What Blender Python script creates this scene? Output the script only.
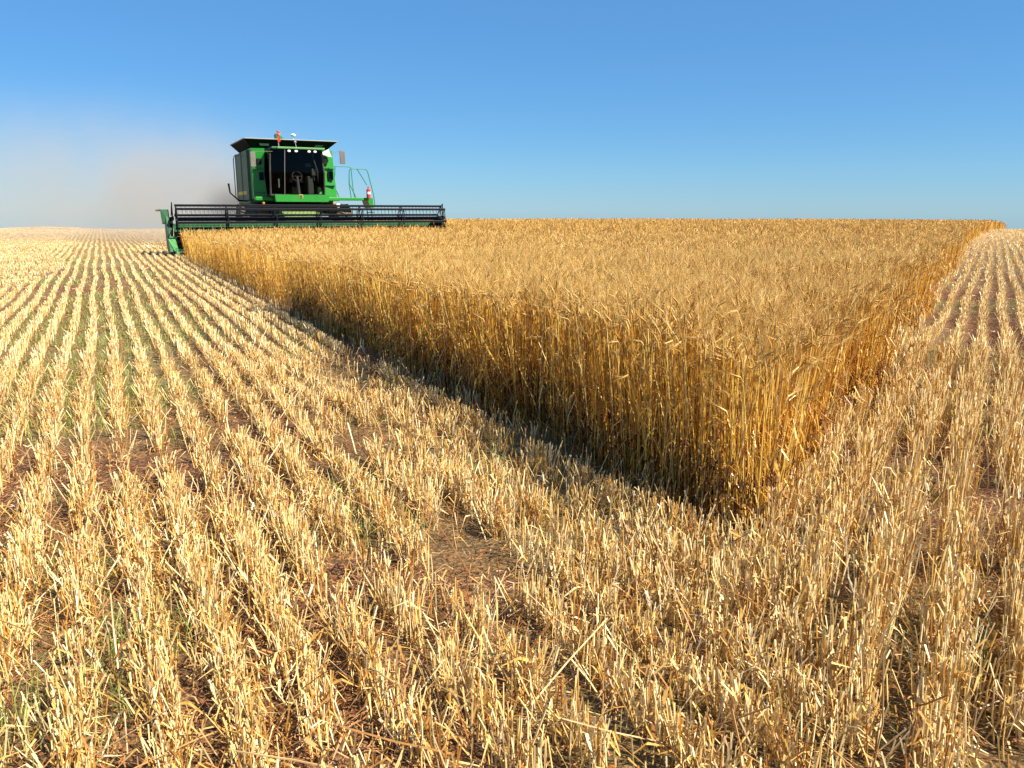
import bpy, bmesh, math
import numpy as np
from mathutils import Vector, Matrix

sc = bpy.context.scene
for o in list(bpy.data.objects):
    bpy.data.objects.remove(o)
R = math.radians

# ------------------------------------------------------------------ camera
EYE = 1.55
cam_d = bpy.data.cameras.new('camera')
cam = bpy.data.objects.new('camera', cam_d)
sc.collection.objects.link(cam)
cam_d.sensor_width = 36.0
cam_d.lens = 36.0 * 800 / 1024
cam_d.clip_start = 0.05
cam_d.clip_end = 5000
PITCH = math.atan((384 - 212) / 800.0)
cam.location = (0, 0, EYE)
cam.rotation_euler = (math.pi / 2 - PITCH, 0, 0)
sc.camera = cam

# ------------------------------------------------------------------ light
SUN_EL, SUN_AZ = R(45), math.atan2(0.89, -0.45)        # azimuth clockwise from +Y
world = bpy.data.worlds.new('World')
sc.world = world
world.use_nodes = True
wn = world.node_tree
for n in list(wn.nodes):
    wn.nodes.remove(n)
wo = wn.nodes.new('ShaderNodeOutputWorld')
bg = wn.nodes.new('ShaderNodeBackground')
sky = wn.nodes.new('ShaderNodeTexSky')
sky.sky_type = 'NISHITA'
sky.sun_disc = False
sky.sun_elevation = SUN_EL
sky.sun_rotation = SUN_AZ
sky.air_density = 1.0
sky.dust_density = 0.0
sky.ozone_density = 5.0
hsv = wn.nodes.new('ShaderNodeHueSaturation')
hsv.inputs['Saturation'].default_value = 1.22
hsv.inputs['Hue'].default_value = 0.5
wn.links.new(sky.outputs[0], hsv.inputs['Color'])
tint = wn.nodes.new('ShaderNodeMix'); tint.data_type = 'RGBA'; tint.blend_type = 'MULTIPLY'
tint.inputs['Factor'].default_value = 1
tint.inputs['B'].default_value = (.72, .98, 1.20, 1)
wn.links.new(hsv.outputs[0], tint.inputs['A'])
flat = wn.nodes.new('ShaderNodeMix'); flat.data_type = 'RGBA'
flat.inputs['Factor'].default_value = 0.42
flat.inputs['B'].default_value = (1.8, 4.5, 8.3, 1)
wn.links.new(tint.outputs['Result'], flat.inputs['A'])
wn.links.new(flat.outputs['Result'], bg.inputs[0])
bg.inputs[1].default_value = 0.050
wn.links.new(bg.outputs[0], wo.inputs[0])
sd = bpy.data.lights.new('sun', 'SUN')
sd.energy = 5.0
sd.angle = R(0.55)
sd.color = (1.0, 0.91, 0.75)
sun = bpy.data.objects.new('sun', sd)
sc.collection.objects.link(sun)
sdir = Vector((math.sin(SUN_AZ) * math.cos(SUN_EL), math.cos(SUN_AZ) * math.cos(SUN_EL), math.sin(SUN_EL)))
sun.rotation_euler = sdir.to_track_quat('Z', 'Y').to_euler()
sun.location = sdir * 60

sc.view_settings.view_transform = 'Standard'
sc.view_settings.look = 'None'
sc.view_settings.gamma = 1
sc.view_settings.exposure = 1.06
sc.cycles.max_bounces = 8
sc.cycles.transparent_max_bounces = 16
sc.cycles.volume_bounces = 1

# ------------------------------------------------------------------ field frame
TH = R(26.8)
U = np.array([-math.sin(TH), math.cos(TH)])            # drill rows on the left run this way
V = np.array([math.cos(TH), math.sin(TH)])
TW = R(30.6)
W = np.array([math.sin(TW), math.cos(TW)])             # right edge of the standing wheat
WN = np.array([-W[1], W[0]])
P0 = np.array([1.21, 3.46])                            # corner of the standing wheat
T_EDGE = float(P0 @ V)
S_HEAD = 32.0
T_COMB = 7.43
rng = np.random.default_rng(11)


def noise2(x, y, scale, seed):
    r = np.random.default_rng(seed)
    g = r.random((256, 256))
    fx = x / scale + 1000; fy = y / scale + 1000
    ix = np.floor(fx).astype(int); iy = np.floor(fy).astype(int)
    tx = fx - ix; ty = fy - iy
    tx = tx * tx * (3 - 2 * tx); ty = ty * ty * (3 - 2 * ty)
    a = g[ix % 256, iy % 256]; b = g[(ix + 1) % 256, iy % 256]
    c = g[ix % 256, (iy + 1) % 256]; d = g[(ix + 1) % 256, (iy + 1) % 256]
    return (a * (1 - tx) + b * tx) * (1 - ty) + (c * (1 - tx) + d * tx) * ty


def ground_z(x, y):
    x = np.asarray(x, float); y = np.asarray(y, float)
    r = np.hypot(x, y)
    q = np.clip(r - 68, 0, None)
    z = np.where(q < 60, -0.00036 * q * q, -0.00036 * 3600 - 0.0432 * (q - 60))
    z = z + 0.03 * (noise2(x, y, 3.1, 5) - 0.5) * np.clip(r / 6, 0, 1) + 0.05 * (noise2(x, y, 11.0, 6) - 0.5) * np.clip(r / 20, 0, 1)
    z = z + 0.34 * np.exp(-(((x + 48) / 2.6) ** 2 + ((y - 84) / 9.0) ** 2))
    return z


# ------------------------------------------------------------------ mesh helpers
def np_mesh(name, parts, mats, label, category=None, kind=None, smooth=False):
    """parts: list of (verts (n,3), quads (m,4), var (n,), material index)"""
    vs, qs, va, mi = [], [], [], []
    off = 0
    for v, q, a, m in parts:
        if len(v) == 0:
            continue
        vs.append(v); qs.append(q + off); va.append(a); mi.append(np.full(len(q), m, np.int32))
        off += len(v)
    v = np.concatenate(vs).astype(np.float32); q = np.concatenate(qs).astype(np.int32)
    a = np.concatenate(va).astype(np.float32); m = np.concatenate(mi)
    me = bpy.data.meshes.new(name)
    me.vertices.add(len(v)); me.vertices.foreach_set('co', v.ravel())
    me.loops.add(len(q) * 4); me.loops.foreach_set('vertex_index', q.ravel())
    me.polygons.add(len(q))
    me.polygons.foreach_set('loop_start', np.arange(0, len(q) * 4, 4, dtype=np.int32))
    me.polygons.foreach_set('loop_total', np.full(len(q), 4, np.int32))
    me.polygons.foreach_set('material_index', m)
    if not smooth:
        me.polygons.foreach_set('use_smooth', np.zeros(len(q), bool))
    at = me.attributes.new('var', 'FLOAT', 'POINT')
    at.data.foreach_set('value', a)
    for mt in mats:
        me.materials.append(mt)
    me.update()
    ob = bpy.data.objects.new(name, me)
    sc.collection.objects.link(ob)
    ob['label'] = label
    if category: ob['category'] = category
    if kind: ob['kind'] = kind
    return ob


def ribbons(path, width, side, var):
    """path (n,k,3); width (n,k); side (n,3); var (n,)"""
    n, k, _ = path.shape
    h = side[:, None, :] * width[:, :, None] * 0.5
    v = np.stack([path - h, path + h], axis=2).reshape(n * k * 2, 3)
    base = (np.arange(n) * k * 2)[:, None] + (np.arange(k - 1) * 2)[None, :]
    q = np.stack([base, base + 1, base + 3, base + 2], axis=-1).reshape(-1, 4)
    return v, q, np.repeat(var, k * 2)


def tubes(path, rad, side, var, ns=3):
    n, k, _ = path.shape
    tan = path[:, -1] - path[:, 0]
    tan /= np.linalg.norm(tan, axis=1, keepdims=True) + 1e-9
    b = np.cross(tan, side); b /= np.linalg.norm(b, axis=1, keepdims=True) + 1e-9
    a = np.cross(b, tan)
    rings = []
    for i in range(ns):
        an = 2 * math.pi * i / ns
        rings.append(path + (a * math.cos(an) + b * math.sin(an))[:, None, :] * rad[:, :, None])
    v = np.stack(rings, axis=2).reshape(n * k * ns, 3)
    base = (np.arange(n) * k * ns)[:, None, None] + (np.arange(k - 1) * ns)[None, :, None]
    i = np.arange(ns)[None, None, :]; j = (i + 1) % ns
    q = np.stack([base + i, base + j, base + ns + j, base + ns + i], axis=-1).reshape(-1, 4)
    return v, q, np.repeat(var, k * ns)


def horiz(n):
    a = rng.random(n) * 2 * math.pi
    return np.stack([np.cos(a), np.sin(a), np.zeros(n)], 1)


def in_view(x, y, m=2.4):
    return (np.abs(x) < y * 0.67 + m)


def in_wheat(x, y, edge=True):
    dx = x - P0[0]; dy = y - P0[1]
    a = dx * V[0] + dy * V[1]
    b = dx * WN[0] + dy * WN[1]
    s = x * U[0] + y * U[1]; t = x * V[0] + y * V[1]
    if edge:
        a = a + 0.06 + .004 * s + 0.20 * (noise2(s, s * 0, 0.8, 21) - 0.5) + 0.22 * (noise2(s, s * 0, 4.0, 24) - 0.5)
        l = dx * W[0] + dy * W[1]
        b = b - .04 - .2 * np.clip(l / 5, 0, 1) + (0.4 * (noise2(l, l * 0, 1.1, 22) - 0.5) + 0.45 * (noise2(l, l * 0, 5.0, 23) - 0.5)) * np.clip(l / 4, .15, 1) + .15 * np.exp(-((l - 2.6) / 1.5) ** 2) + .05 * np.clip(l - 62, 0, None)
    cut = (s > S_HEAD - 0.22) & (t < T_COMB + 5.5)
    return (a > 0) & (b > 0) & ~cut


def rows(d0, d1, rho, U_, V_, sp, sig, rc=0.0, phase=0.0):
    """points scattered along parallel drill rows, between distances d0 and d1"""
    x1 = d1 * 0.67 + 2.4
    area = 2 * x1 * d1
    n = int(area * rho)
    x = (rng.random(n) * 2 - 1) * x1; y = rng.random(n) * d1
    if sp:
        s = x * U_[0] + y * U_[1]; t = x * V_[0] + y * V_[1]
        t = (np.round((t - phase) / sp)) * sp + phase
        t = t + 0.02 * np.sin(s * 0.7 + t * 3) + rng.normal(0, 1, n) * sig
        x = s * U_[0] + t * V_[0]; y = s * U_[1] + t * V_[1]
    d = np.hypot(x, y)
    k = (d >= d0) & (d < d1) & in_view(x, y) & (y > 0.2)
    return x[k], y[k]


# ------------------------------------------------------------------ materials
def mat(name):
    m = bpy.data.materials.new(name)
    m.use_nodes = True
    for n in list(m.node_tree.nodes):
        m.node_tree.nodes.remove(n)
    out = m.node_tree.nodes.new('ShaderNodeOutputMaterial')
    return m, m.node_tree, out


def straw_mat(name, stops, trans=0.10, gloss=0.2, patch=0.25):
    m, nt, out = mat(name)
    at = nt.nodes.new('ShaderNodeAttribute'); at.attribute_name = 'var'
    ramp = nt.nodes.new('ShaderNodeValToRGB')
    el = ramp.color_ramp.elements
    while len(el) > 1: el.remove(el[-1])
    el[0].position = stops[0][0]; el[0].color = (*stops[0][1], 1)
    for p, c in stops[1:]:
        e = el.new(p); e.color = (*c, 1)
    nt.links.new(at.outputs['Fac'], ramp.inputs[0])
    tc = nt.nodes.new('ShaderNodeTexCoord')
    nz = nt.nodes.new('ShaderNodeTexNoise'); nz.inputs['Scale'].default_value = 38; nz.inputs['Detail'].default_value = 3
    nt.links.new(tc.outputs['Object'], nz.inputs['Vector'])
    mr = nt.nodes.new('ShaderNodeMapRange')
    mr.inputs['From Min'].default_value = 0.3; mr.inputs['From Max'].default_value = 0.7
    mr.inputs['To Min'].default_value = 1 - patch; mr.inputs['To Max'].default_value = 1 + patch * 0.5
    nt.links.new(nz.outputs['Fac'], mr.inputs['Value'])
    mul = nt.nodes.new('ShaderNodeMix'); mul.data_type = 'RGBA'; mul.blend_type = 'MULTIPLY'
    mul.inputs['Factor'].default_value = 1
    nt.links.new(ramp.outputs[0], mul.inputs['A']); nt.links.new(mr.outputs[0], mul.inputs['B'])
    pr = nt.nodes.new('ShaderNodeBsdfPrincipled')
    pr.inputs['Roughness'].default_value = 0.42
    pr.inputs['Specular IOR Level'].default_value = gloss * 3
    tr = nt.nodes.new('ShaderNodeBsdfTranslucent')
    mx = nt.nodes.new('ShaderNodeMixShader'); mx.inputs[0].default_value = trans
    nt.links.new(mul.outputs['Result'], pr.inputs['Base Color']); nt.links.new(mul.outputs['Result'], tr.inputs['Color'])
    nt.links.new(pr.outputs[0], mx.inputs[1]); nt.links.new(tr.outputs[0], mx.inputs[2])
    nt.links.new(mx.outputs[0], out.inputs[0])
    return m


M_STUB = straw_mat('stubble_straw', [(0.0, (.34, .12, .022)), (.3, (.60, .34, .07)), (.6, (.83, .59, .22)), (1.0, (.94, .81, .50))])
M_LITTER = straw_mat('loose_straw', [(0.0, (.14, .04, .012)), (.4, (.34, .13, .035)), (.75, (.60, .32, .11)), (1.0, (.84, .62, .31))], trans=.15)
M_STEM = straw_mat('wheat_stem', [(0.0, (.26, .06, .006)), (.35, (.60, .26, .015)), (.65, (.84, .53, .085)), (1.0, (.94, .77, .33))], trans=.06)
M_EAR = straw_mat('wheat_ear', [(0.0, (.36, .17, .025)), (.4, (.57, .33, .085)), (.8, (.74, .49, .165)), (1.0, (.86, .66, .28))], trans=.14, gloss=.06)
M_BASAL = straw_mat('basal_leaf_shade_brown', [(0.0, (.05, .018, .008)), (.5, (.14, .05, .015)), (1.0, (.30, .13, .03))], trans=.05, gloss=.05)  # dark leaf browns that stand in for shade at the wheat's foot
M_WEED = straw_mat('weed_green', [(0.0, (.14, .20, .03)), (.5, (.32, .36, .09)), (1.0, (.55, .52, .19))], trans=.3)


def ground_mat():
    m, nt, out = mat('stubble_soil')
    N = nt.nodes; L = nt.links
    tc = N.new('ShaderNodeTexCoord')
    n1 = N.new('ShaderNodeTexNoise'); n1.inputs['Scale'].default_value = 1.6; n1.inputs['Detail'].default_value = 10; n1.inputs['Roughness'].default_value = .7
    n2 = N.new('ShaderNodeTexNoise'); n2.inputs['Scale'].default_value = 55; n2.inputs['Detail'].default_value = 6
    n3 = N.new('ShaderNodeTexNoise'); n3.inputs['Scale'].default_value = 0.35; n3.inputs['Detail'].default_value = 5
    for n in (n1, n2, n3): L.new(tc.outputs['Object'], n.inputs['Vector'])
    r1 = N.new('ShaderNodeValToRGB'); e = r1.color_ramp.elements
    e[0].position = .3; e[0].color = (.04, .013, .007, 1); e[1].position = .7; e[1].color = (.105, .042, .018, 1)
    L.new(n1.outputs['Fac'], r1.inputs[0])
    r2 = N.new('ShaderNodeValToRGB'); e = r2.color_ramp.elements
    e[0].position = .46; e[0].color = (0, 0, 0, 1); e[1].position = .58; e[1].color = (1, 1, 1, 1)
    L.new(n2.outputs['Fac'], r2.inputs[0])
    mx = N.new('ShaderNodeMix'); mx.data_type = 'RGBA'
    L.new(r2.outputs[0], mx.inputs['Factor']); L.new(r1.outputs[0], mx.inputs['A']); mx.inputs['B'].default_value = (.26, .12, .045, 1)
    # thin green growth in broad patches
    r3 = N.new('ShaderNodeValToRGB'); e = r3.color_ramp.elements
    e[0].position = .42; e[0].color = (0, 0, 0, 1); e[1].position = .62; e[1].color = (.75, .75, .75, 1)
    L.new(n3.outputs['Fac'], r3.inputs[0])
    m2 = N.new('ShaderNodeMix'); m2.data_type = 'RGBA'
    L.new(r3.outputs[0], m2.inputs['Factor']); L.new(mx.outputs['Result'], m2.inputs['A']); m2.inputs['B'].default_value = (.19, .17, .055, 1)
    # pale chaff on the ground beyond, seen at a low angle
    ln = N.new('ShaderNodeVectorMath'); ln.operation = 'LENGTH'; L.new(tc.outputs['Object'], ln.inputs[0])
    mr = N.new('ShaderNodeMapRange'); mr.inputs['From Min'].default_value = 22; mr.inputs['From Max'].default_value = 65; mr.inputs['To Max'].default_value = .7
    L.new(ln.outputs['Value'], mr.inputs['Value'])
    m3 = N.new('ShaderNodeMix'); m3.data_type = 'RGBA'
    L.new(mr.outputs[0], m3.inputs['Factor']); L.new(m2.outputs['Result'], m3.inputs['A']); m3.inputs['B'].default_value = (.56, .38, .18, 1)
    pr = N.new('ShaderNodeBsdfPrincipled'); pr.inputs['Roughness'].default_value = .95
    bp = N.new('ShaderNodeBump'); bp.inputs['Strength'].default_value = .8; bp.inputs['Distance'].default_value = .03
    L.new(n2.outputs['Fac'], bp.inputs['Height']); L.new(bp.outputs[0], pr.inputs['Normal'])
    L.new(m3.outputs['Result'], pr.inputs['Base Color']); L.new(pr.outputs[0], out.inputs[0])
    return m


# ------------------------------------------------------------------ ground
def build_ground():
    xs = np.concatenate([np.linspace(-420, -60, 19)[:-1], np.linspace(-60, 60, 241), np.linspace(60, 420, 19)[1:]])
    ys = np.concatenate([np.linspace(-60, 0, 13)[:-1], np.linspace(0, 120, 241), np.linspace(120, 600, 25)[1:]])
    X, Y = np.meshgrid(xs, ys, indexing='ij')
    v = np.stack([X, Y, ground_z(X, Y)], -1).reshape(-1, 3)
    ny = len(ys); i, j = np.meshgrid(np.arange(len(xs) - 1), np.arange(ny - 1), indexing='ij')
    b = (i * ny + j).ravel()
    q = np.stack([b, b + ny, b + ny + 1, b + 1], 1)
    o = np_mesh('ground', [(v, q, np.zeros(len(v)), 0)], [ground_mat()], 'bare reddish soil of the harvested field under the stubble', None, 'structure')
    o.data.polygons.foreach_set('use_smooth', np.ones(len(q), bool))


build_ground()


# ------------------------------------------------------------------ stubble
def stubble_height(x, y, right):
    d = np.hypot(x, y)
    hl = 0.18 - .07 * np.clip((d - 6) / 12, 0, 1) - .03 * np.clip((d - 25) / 30, 0, 1) + 0.07 * np.clip((x + 1) / 3, 0, 1) * np.clip(1.4 - d / 8, 0, 1)
    hr = np.where(d < 10.2, 0.31, 0.18)
    near = np.clip((d - 2.2) / 2.0, 0, 1)
    hr = np.where(d < 10.2, 0.21 + (hr - 0.21) * near, hr)
    return np.where(right, hr, hl)


def build_stubble():
    parts = []
    # boundary between the two lots of drill rows, in front of the wheat corner
    def split(x, y):
        b = (x - P0[0]) * WN[0] + (y - P0[1]) * WN[1]
        far = y > P0[1]
        xb = P0[0] - (P0[1] - y) * 0.12
        return np.where(far, b < 0.2, x > xb)
    bands = [(1.2, 4.5, 1500, 'tube', .0021), (4.5, 9, 1150, 'tube', .0025), (9, 18, 560, 'rib', .0085), (18, 36, 300, 'rib', .013), (36, 62, 170, 'rib', .018), (62, 112, 70, 'rib', .026)]
    for d0, d1, rho, kind, w in bands:
        for right in (False, True):
            if right:
                U_, V_, sp = W, np.array([W[1], -W[0]]), .25
                sig = .04 if d0 < 9 else .018
            else:
                U_, V_, sp = U, V, .228
                sig = .036 if d0 < 4 else (.026 if d0 < 9 else .017)
            x, y = rows(d0, d1, rho * (1.25 if right and d0 < 10 else 1), U_, V_, sp, sig)
            s = x * U[0] + y * U[1]; t = x * V[0] + y * V[1]
            k = (split(x, y) == right) & ~in_wheat(x, y)
            x, y, s, t = x[k], y[k], s[k], t[k]
            # the strip against the wall of wheat was left bare by the drill
            ea = (x - P0[0]) * V[0] + (y - P0[1]) * V[1]; eb = (x - P0[0]) * WN[0] + (y - P0[1]) * WN[1]
            k = ~((ea > -.30) & (ea < .1) & (eb > .1)) | (rng.random(len(x)) < .18)
            x, y, s, t = x[k], y[k], s[k], t[k]
            # patchiness: trampled and thin places
            g = noise2(x, y, .16 if d0 < 9 else .25, 31) * .6 + noise2(x, y, .8, 32) * .4
            k = rng.random(len(x)) < (np.clip((g - .33) * 4.8, .05, 1) if d0 < 9 else np.clip((g - .1) * 4, .3, 1))
            chaff = (t < -1.5 + .5 * np.sin(s * .3)) & (not right) & (s > 6)
            k &= ~chaff | (rng.random(len(x)) < .7)
            x, y, t, s = x[k], y[k], t[k], s[k]; chaff = chaff[k]
            j = chaff
            x = np.where(j, x + rng.normal(0, .08, len(x)), x); y = np.where(j, y + rng.normal(0, .08, len(x)), y)
            n = len(x)
            h = stubble_height(x, y, right) * (0.70 + .30 * rng.random(n) ** .6) * (.8 + .4 * noise2(x, y, .5, 33))
            h = np.where(j, h * .75, h)
            h = np.where(rng.random(n) < .14, h * (.3 + .5 * rng.random(n)), h)
            z = ground_z(x, y) - .01
            la = rng.random(n) * 2 * math.pi
            lm = np.abs(rng.normal(0, .16 if right else (.27 if d0 < 9 else .16), n)); lm = np.where(rng.random(n) < .08, lm + .5 * rng.random(n), lm)
            lean = np.stack([np.cos(la) * lm, np.sin(la) * lm, np.zeros(n)], 1)
            base = np.stack([x, y, z], 1)
            top = base + lean * h[:, None] + np.stack([0 * x, 0 * x, h], 1)
            var = np.clip(np.where(rng.random(n) < .28, .2, .72) + rng.normal(0, .17, n), 0, 1)
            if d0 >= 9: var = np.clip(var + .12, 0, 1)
            sd_ = horiz(n)
            wv = w * (.7 + .7 * rng.random(n))
            if kind == 'tube':
                mid = (base + top) / 2 + rng.normal(0, .003, (n, 3))
                path = np.stack([base, mid, top], 1)
                rad = np.stack([wv, wv, wv * 1.05], 1)
                v_, q_, a_ = tubes(path, rad, sd_, var, 3)
                parts.append((v_, q_, a_, 0))
                # split leaf sheaths hanging from some of the stalks
                f = np.where(rng.random(n) < (.8 if d0 < 4 else .5))[0]
                m = len(f); u0 = .25 + .6 * rng.random(m)
                b0 = base[f] + (top[f] - base[f]) * u0[:, None]
                out = horiz(m); ln = (.04 + .08 * rng.random(m))[:, None]
                p1 = b0 + out * ln * .4 + np.array([0, 0, 1.]) * ln * (.55 * rng.random((m, 1)))
                p2 = p1 + out * ln * .6 + np.array([0, 0, -1.]) * ln * (.1 + .8 * rng.random((m, 1)))
                sdd = np.cross(out, np.array([0, 0, 1.])) + rng.normal(0, .4, (m, 3))
                wd = (.003 + .004 * rng.random(m))
                parts.append((*ribbons(np.stack([b0, p1, p2], 1), np.stack([wd, wd, wd * .25], 1), sdd, np.clip(.35 + rng.normal(0, .22, m), 0, 1)), 0))
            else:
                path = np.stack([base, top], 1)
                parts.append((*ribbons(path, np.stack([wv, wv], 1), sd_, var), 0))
    return np_mesh('stubble', parts, [M_STUB], 'pale cut straw stubble standing in drill rows across the harvested field', 'stubble', 'stuff')


def build_litter():
    parts = []
    for d0, d1, rho, ln0, w0 in [(1.2, 4.5, 4200, .075, .0030), (4.5, 9, 2000, .085, .0042), (9, 20, 420, .10, .007), (20, 45, 60, .12, .014), (45, 100, 5, .2, .03)]:
        x, y = rows(d0, d1, rho, U, V, 0, 0)
        s = x * U[0] + y * U[1]; t = x * V[0] + y * V[1]
        g = noise2(x, y, .6, 41)
        k = (rng.random(len(x)) < np.clip((g - .15) * 1.6, .1, 1)) & ~in_wheat(x, y, False)
        chaff = (t < -1.3) & (s > 5)
        k &= chaff | (rng.random(len(x)) < .6)
        x, y, chaff = x[k], y[k], chaff[k]
        n = len(x)
        L_ = ln0 * (.2 + 1.1 * rng.random(n) ** 1.6)
        a = rng.random(n) * 2 * math.pi; el = rng.normal(0, .16, n)
        dr = np.stack([np.cos(a) * np.cos(el), np.sin(a) * np.cos(el), np.sin(el)], 1) * L_[:, None]
        z = ground_z(x, y) + .006 + .05 * rng.random(n) ** 2 + np.where(chaff, .03 * rng.random(n), 0) + np.abs(dr[:, 2]) * .5
        c = np.stack([x, y, z], 1)
        bow = rng.normal(0, .1, (n, 3)) * L_[:, None]
        path = np.stack([c - dr / 2, c + bow, c + dr / 2], 1)
        side = np.cross(dr, rng.normal(0, .5, (n, 3)) + np.array([0, 0, 1.])); side /= np.linalg.norm(side, axis=1, keepdims=True)
        wv = w0 * (.5 + .9 * rng.random(n))
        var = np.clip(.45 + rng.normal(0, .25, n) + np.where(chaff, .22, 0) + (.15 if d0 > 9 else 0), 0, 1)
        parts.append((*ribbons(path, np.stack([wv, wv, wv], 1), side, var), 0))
    # a few long loose straws leaning over the stubble
    n = 260
    y = 1.6 + 7 * rng.random(n) ** 1.2; x = (rng.random(n) * 2 - 1) * (y * .66)
    k = ~in_wheat(x, y, False); x, y = x[k], y[k]; n = len(x)
    a = rng.random(n) * 2 * math.pi; el = .15 + .75 * rng.random(n); L_ = .16 + .26 * rng.random(n)
    b = np.stack([x, y, ground_z(x, y) + .02 + .1 * rng.random(n)], 1)
    dr = np.stack([np.cos(a) * np.cos(el), np.sin(a) * np.cos(el), np.sin(el)], 1) * L_[:, None]
    path = np.stack([b, b + dr * .5 + rng.normal(0, .006, (n, 3)), b + dr], 1)
    r = .0018 + .0016 * rng.random(n)
    parts.append((*tubes(path, np.stack([r, r, r * .8], 1), horiz(n), np.clip(.7 + rng.normal(0, .2, n), 0, 1)), 0))
    return np_mesh('straw_litter', parts, [M_LITTER], 'loose broken straw and brown chaff lying between the stubble rows', 'straw', 'stuff')


def build_weeds():
    parts = []
    for d0, d1, rho, w0 in [(1.2, 6, 900, .0030), (6, 14, 380, .005), (14, 40, 170, .010)]:
        x, y = rows(d0, d1, rho, U, V, .228, .04, phase=.114)
        t = x * V[0] + y * V[1]; s = x * U[0] + y * U[1]
        g = noise2(x, y, .45 if d0 < 6 else 1.1, 51) * .6 + noise2(x, y, 2.6, 52) * .4
        band = np.exp(-((s - 13) / 9) ** 2) * np.exp(-((t - .2) / 1.7) ** 2)        # greenest strip in the middle left
        thr = .63 - .42 * band
        spot = np.zeros(len(x))
        for cx, cy_, rad in ((-.53, 3.6, .22), (-.93, 4.1, .2), (.64, 3.45, .22), (1.59, 2.56, .2), (-1.31, 2.65, .16), (-1.46, 2.1, .2), (-.2, 4.6, .3), (2.4, 3.3, .2)):
            e_ = np.exp(-((x - cx) ** 2 + (y - cy_) ** 2) / rad ** 2)
            thr = thr - .42 * e_; spot = np.maximum(spot, e_)
        k = (rng.random(len(x)) < np.clip((g - thr) * 4.5, 0, .95)) & ~in_wheat(x, y, False)
        x, y = x[k], y[k]; n = len(x); spot = spot[k]
        x = x + rng.normal(0, .05, n) * (spot > .2)
        h = (.04 + .09 * rng.random(n) + .12 * spot * rng.random(n)) * np.where(np.hypot(x, y) > 9, .7, 1)
        out = horiz(n); b = np.stack([x, y, ground_z(x, y)], 1)
        up = np.array([0, 0, 1.])
        p1 = b + up * (h * .6)[:, None] + out * (h * .15)[:, None]
        p2 = b + up * (h * .95)[:, None] + out * (h * (.3 + .5 * rng.random(n)))[:, None]
        wv = w0 * (.7 + .7 * rng.random(n))
        side = np.cross(out, up)
        parts.append((*ribbons(np.stack([b, p1, p2], 1), np.stack([wv, wv, wv * .2], 1), side, np.clip(.5 + rng.normal(0, .25, n), 0, 1)), 0))
    return np_mesh('weeds', parts, [M_WEED], 'short green weeds and grass growing between the stubble rows', 'weeds', 'stuff')


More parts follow.
